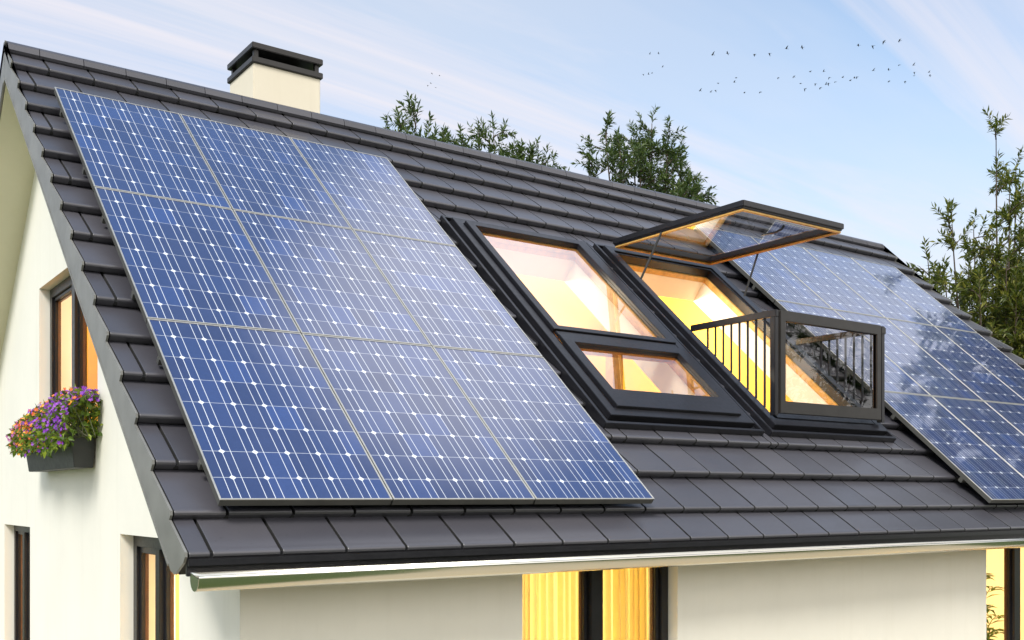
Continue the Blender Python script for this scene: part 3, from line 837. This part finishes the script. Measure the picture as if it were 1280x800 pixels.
# potted palm behind the far window
pm = tag(empty('potted_palm', (9.72, 5.78, .10)), 'green palm behind the window under the far right end of gutter', 'plant')
bm = bmesh.new(); rh = random.Random(5)
for k in range(18):
    th = 6.283 * k / 18 + rh.uniform(-.2, .2); reach = rh.uniform(.25, .55); hh = rh.uniform(1.3, 2.2)
    st = bez(Vector((0, 0, .45)), Vector((math.cos(th) * reach * .25, math.sin(th) * reach * .2, hh)), Vector((math.cos(th) * reach, math.sin(th) * reach * .35, hh - .15)), 12)
    tube(bm, st, [.010 - .0006 * i for i in range(13)], 5, 0, False)
    for i in range(3, 13):
        d0 = (st[i] - st[i - 1]).normalized()
        for sg in (1, -1):
            o = d0.cross(Vector((0, 0, 1)) if abs(d0.z) < .9 else Vector((0, 1, 0))).normalized() * sg
            leaf_quad(bm, st[i], d0 * .7 + o + Vector((0, 0, -.1)), Vector((0, 0, 1)), .26 * (1.15 - i / 16), .05)
mesh_obj('fronds', bm, M['leaf_f'], pm)
bm = bmesh.new(); tube(bm, [(0, 0, .001), (0, 0, .02), (0, 0, .38), (0, 0, .40)], [.13, .14, .19, .19], 20); mesh_obj('pot', bm, M['planter'], pm)

# ================================================================== BIRDS
def bird_mesh(flap):
    bm = bmesh.new()
    prof = [(-.17, .004), (-.10, .022), (-.02, .036), (.06, .034), (.11, .024), (.135, .026), (.16, .018), (.185, .003)]
    rings = []
    for x, r in prof:
        rings.append([bm.verts.new((x, r * math.cos(t), r * .9 * math.sin(t) + (.01 if x > .1 else 0))) for t in [k * math.pi / 3 for k in range(6)]])
    for A, B in zip(rings, rings[1:]):
        for k in range(6): bm.faces.new((A[k], A[(k + 1) % 6], B[(k + 1) % 6], B[k]))
    bm.faces.new(rings[0]); bm.faces.new(rings[-1])
    for s in (1, -1):
        z1, z2 = flap
        pts = [[(.07, .02, .012), (-.05, .02, .006)], [(.085, .15, z1), (-.055, .14, z1 - .01)], [(.02, .30, z2), (-.05, .27, z2 - .01)], [(-.06, .40, z2 + (z2 - z1) * .5), (-.075, .39, z2 + (z2 - z1) * .5)]]
        V = [[[bm.verts.new((x, y * s, z + o)) for x, y, z in r] for o in (.006, -.006)] for r in pts]
        for A, B in zip(V, V[1:]):
            for o in (0, 1): bm.faces.new((A[o][0], A[o][1], B[o][1], B[o][0]))
            bm.faces.new((A[0][0], A[1][0], B[1][0], B[0][0])); bm.faces.new((A[0][1], A[1][1], B[1][1], B[0][1]))
        bm.faces.new((V[-1][0][0], V[-1][0][1], V[-1][1][1], V[-1][1][0]))
    t = [bm.verts.new(p) for p in ((-.15, .012, .003), (-.26, .045, 0), (-.25, 0, 0), (-.26, -.045, 0), (-.15, -.012, .003))]
    bm.faces.new(t)
    finish(bm)
    me = bpy.data.meshes.new('bird'); bm.to_mesh(me); bm.free(); me.materials.append(M['bird']); return me
BM = [bird_mesh(f) for f in ((.08, .14), (.02, -.03), (-.05, -.14), (.10, .05))]
F1 = [(65.8, 108.9, 54.4), (68.5, 111.5, 55.6), (66.5, 110.3, 53.8), (67.7, 113.0, 54.7), (68.6, 112.6, 54.5)]
F2 = [(75.6, 80.9, 49.5), (75.9, 79.9, 49.3), (83.2, 86.9, 52.0), (76.6, 83.0, 48.3), (76.9, 82.5, 48.2), (83.5, 89.0, 52.0)]
F3 = [(69.8, 66.4, 43.0), (74.2, 68.7, 45.0), (73.0, 64.3, 43.1), (75.6, 64.8, 44.0), (72.2, 60.0, 41.9), (78.0, 63.0, 44.5), (84.6, 61.7, 45.9), (82.2, 58.4, 44.1), (85.3, 59.4, 45.6), (85.7, 58.0, 45.3)]
F4 = [(69.0, 67.2, 39.8), (75.9, 72.5, 42.9), (74.8, 70.8, 42.3), (72.4, 68.2, 41.6), (71.2, 65.1, 40.4), (78.9, 71.9, 44.8), (76.0, 68.2, 41.5), (79.5, 69.3, 42.7), (82.5, 69.6, 44.9), (82.2, 67.4, 44.2), (84.7, 68.6, 44.5), (79.9, 64.2, 41.5), (84.3, 67.1, 45.1), (81.9, 63.6, 43.4), (87.2, 67.0, 45.2), (85.5, 67.4, 44.3), (78.2, 61.1, 40.2), (79.0, 61.1, 40.7), (80.0, 61.6, 41.2), (88.0, 66.9, 44.9), (83.3, 62.5, 42.8), (85.8, 63.5, 43.4), (82.8, 60.8, 42.1), (85.1, 62.2, 43.2), (85.1, 60.4, 43.2), (85.9, 59.3, 43.1), (88.4, 61.0, 43.1), (89.7, 60.1, 43.1), (92.6, 62.7, 46.3), (91.4, 60.3, 45.2), (94.1, 62.0, 45.7), (93.3, 61.5, 45.0), (96.0, 61.6, 46.0), (92.6, 59.3, 44.1)]
rb = random.Random(9)
for L, lab, sc in ((F1, 'speck of a dark bird in the small cluster above the first tree top', .6), (F2, 'tiny dark bird in the small flock above the tallest tree top', .58),
                   (F3, 'dark bird with spread wings in the upper line of the flock', .80), (F4, 'dark bird in the lower scattered band of the large flock', .66)):
    for i, p in enumerate(L):
        o = bpy.data.objects.new('bird', BM[(i * 7 + rb.randrange(2)) % 4]); COL.objects.link(o)
        o.location = p; o.scale = (sc, sc, sc); o.rotation_euler = (rb.uniform(-.3, .3), rb.uniform(-.15, .1), R_(-38 + 180) + rb.uniform(-.4, .4))
        tag(o, lab, 'bird', 'birds flying in the sky')

# ================================================================== GROUND
bm = bmesh.new(); face(bm, [(-220, -220, -.012), (240, -220, -.012), (240, 240, -.012), (-220, 240, -.012)])
tag(mesh_obj('lawn', bm, M['lawn']), kind='structure')
bm = bmesh.new(); ring(bm, GX - 2.1, GX2 + 2.1, FY - 4.4, BY + 1.1, (2.09, 2.09, 4.39, 1.09), -.05, .012); 
tag(mesh_obj('terrace', finish(bm, .004), M['paving']), kind='structure')

# ================================================================== LIGHT
to_sun = Vector((-.54, -.42, .73)).normalized()
el = math.asin(to_sun.z); az = math.atan2(to_sun.x, to_sun.y)     # azimuth from +Y towards +X
sun = bpy.data.lights.new('sun', 'SUN'); sun.energy = 2.2; sun.angle = R_(18); sun.color = (1.0, .955, .88)
so = bpy.data.objects.new('sun', sun); COL.objects.link(so); so.rotation_euler = to_sun.to_track_quat('Z', 'Y').to_euler(); so.location = (-10, -14, 16)

def lamp(x, y, z, w, col=(1, .87, .64), r=.15):
    l = bpy.data.lights.new('room_lamp', 'POINT'); l.energy = w; l.color = col; l.shadow_soft_size = r
    o = bpy.data.objects.new('room_lamp', l); COL.objects.link(o); o.location = (x, y, z)
lamp(5.4, 9.4, 5.2, 130); lamp(8.2, 9.0, 5.0, 130)
lamp(4.6, 7.6, 2.1, 190, (1, .87, .52)); lamp(10.6, 7.6, 2.1, 170, (1, .86, .46)); lamp(3.4, 11.3, 2.1, 70); lamp(3.3, 7.3, 2.0, 60); lamp(3.3, 9.3, 4.4, 50)

w = bpy.data.worlds.new('World'); SC.world = w; w.use_nodes = True
nt = NT(w.node_tree); bg = w.node_tree.nodes['Background']
sky = nt.n('ShaderNodeTexSky'); sky.sky_type = 'NISHITA'; sky.sun_disc = False
sky.sun_elevation = el; sky.sun_rotation = az; sky.altitude = 100; sky.air_density = 1.0; sky.dust_density = 1.2; sky.ozone_density = 1.5
tc = nt.n('ShaderNodeTexCoord').outputs['Generated']
sp = nt.n('ShaderNodeSeparateXYZ'); nt.link(tc, sp.inputs[0])
zz = nt.math('ADD', nt.math('MAXIMUM', sp.outputs[2], 0.0), .16)
cb = nt.n('ShaderNodeCombineXYZ'); nt.link(nt.math('DIVIDE', sp.outputs[0], zz), cb.inputs[0]); nt.link(nt.math('DIVIDE', sp.outputs[1], zz), cb.inputs[1])
mp = nt.n('ShaderNodeMapping'); mp.inputs['Rotation'].default_value = (0, 0, R_(-36)); mp.inputs['Scale'].default_value = (.55, 1.5, 1); mp.inputs['Location'].default_value = (3.1, 1.7, 0)
nt.link(cb.outputs[0], mp.inputs[0])
c1 = nt.noise(mp.outputs[0], .75, 6, .52, .5); c2 = nt.noise(mp.outputs[0], .30, 4, .5)
cl = nt.math('MULTIPLY', nt.ramp(c1, [(.36, (0, 0, 0)), (.62, (1, 1, 1))]), nt.ramp(c2, [(.30, (.70,) * 3), (.65, (1, 1, 1))]))
# clouds thin out towards the zenith
lowf = nt.n('ShaderNodeMapRange', interpolation_type='SMOOTHSTEP'); nt.link(sp.outputs[2], lowf.inputs[0])
lowf.inputs[1].default_value = .45; lowf.inputs[2].default_value = .75; lowf.inputs[3].default_value = .85; lowf.inputs[4].default_value = .12
cl = nt.math('MULTIPLY', cl, lowf.outputs[0])
# less cloud towards the east (right), more over the gable side
ex = nt.n('ShaderNodeMapRange', interpolation_type='SMOOTHSTEP'); nt.link(sp.outputs[0], ex.inputs[0])
ex.inputs[1].default_value = .25; ex.inputs[2].default_value = .80; ex.inputs[3].default_value = 1.0; ex.inputs[4].default_value = .62
cl = nt.math('MULTIPLY', cl, ex.outputs[0])
def glare_patch(d, a0, a1, amt):
    "one soft bright patch added to the sky round direction d"
    dn = Vector(d).normalized(); v = nt.n('ShaderNodeVectorMath', operation='DOT_PRODUCT'); nt.link(tc, v.inputs[0]); v.inputs[1].default_value = dn
    q = nt.n('ShaderNodeMapRange', interpolation_type='SMOOTHSTEP'); nt.link(nt.math('ADD', v.outputs['Value'], nt.math('MULTIPLY_ADD', c1, .12, -.06)), q.inputs[0])
    q.inputs[1].default_value = math.cos(R_(a1)); q.inputs[2].default_value = math.cos(R_(a0)); q.inputs[3].default_value = 0; q.inputs[4].default_value = amt
    return q.outputs[0]
mp2 = nt.n('ShaderNodeMapping'); mp2.inputs['Rotation'].default_value = (0, 0, R_(-30)); mp2.inputs['Scale'].default_value = (.35, 2.6, 1); mp2.inputs['Location'].default_value = (.4, 5.2, 0)
nt.link(cb.outputs[0], mp2.inputs[0])
stk = nt.ramp(nt.noise(mp2.outputs[0], .8, 7, .6, .8), [(.42, (0, 0, 0)), (.60, (1, 1, 1))])
stk = nt.math('MULTIPLY', nt.math('MULTIPLY', stk, lowf.outputs[0]), .95)
glare = nt.math('MAXIMUM', glare_patch((.56, .33, .76), 1, 12, 1.0), glare_patch((.84, .21, .50), 5, 16, .42))  # bright sky patches added to mirror as glare in panels and roof window
hs = nt.n('ShaderNodeHueSaturation'); hs.inputs['Saturation'].default_value = .85; nt.link(sky.outputs[0], hs.inputs['Color'])
tint = nt.n('ShaderNodeMix', data_type='RGBA', blend_type='MULTIPLY'); tint.inputs[0].default_value = 1; tint.inputs[7].default_value = (.86, 1.06, 1.13, 1); nt.link(hs.outputs[0], tint.inputs[6])
# bright area added to the street side of the sky as warm fill light
fr_ = nt.n('ShaderNodeMapRange', interpolation_type='SMOOTHSTEP'); nt.link(sp.outputs[1], fr_.inputs[0])
fr_.inputs[1].default_value = .10; fr_.inputs[2].default_value = -.5; fr_.inputs[3].default_value = 0; fr_.inputs[4].default_value = 1
sky_fill = nt.math('MULTIPLY', fr_.outputs[0], nt.math('MULTIPLY_ADD', c1, .9, .25, clamp=True))
hz = nt.n('ShaderNodeMapRange', interpolation_type='SMOOTHSTEP'); nt.link(sp.outputs[2], hz.inputs[0])
hz.inputs[1].default_value = .14; hz.inputs[2].default_value = .40; hz.inputs[3].default_value = .66; hz.inputs[4].default_value = 0
col = nt.mix(hz.outputs[0], tint.outputs[2], (3.75, 4.0, 4.25))
col = nt.mix(cl, col, (3.95, 4.05, 4.35))
col = nt.mix(stk, col, (4.3, 4.1, 4.35))
col = nt.mix(glare, col, (8.2, 8.2, 8.6))
col = nt.mix(sky_fill, col, (8.4, 8.0, 7.5))
nt.link(col, bg.inputs[0]); bg.inputs[1].default_value = .13

# ================================================================== CAMERA
cam = bpy.data.cameras.new('camera'); cam.sensor_width = 36; cam.sensor_fit = 'HORIZONTAL'; cam.lens = 36.688; cam.shift_y = .17287
cam.clip_end = 2000; cam.clip_start = .05
co = bpy.data.objects.new('camera', cam); COL.objects.link(co); co.location = (0, 0, CAMZ); co.rotation_euler = (math.pi / 2, 0, R_(-35.537))
SC.camera = co
SC.view_settings.view_transform = 'Standard'; SC.view_settings.look = 'None'; SC.view_settings.exposure = 0.72; SC.view_settings.gamma = 1
SC.cycles.max_bounces = 10; SC.cycles.transparent_max_bounces = 16
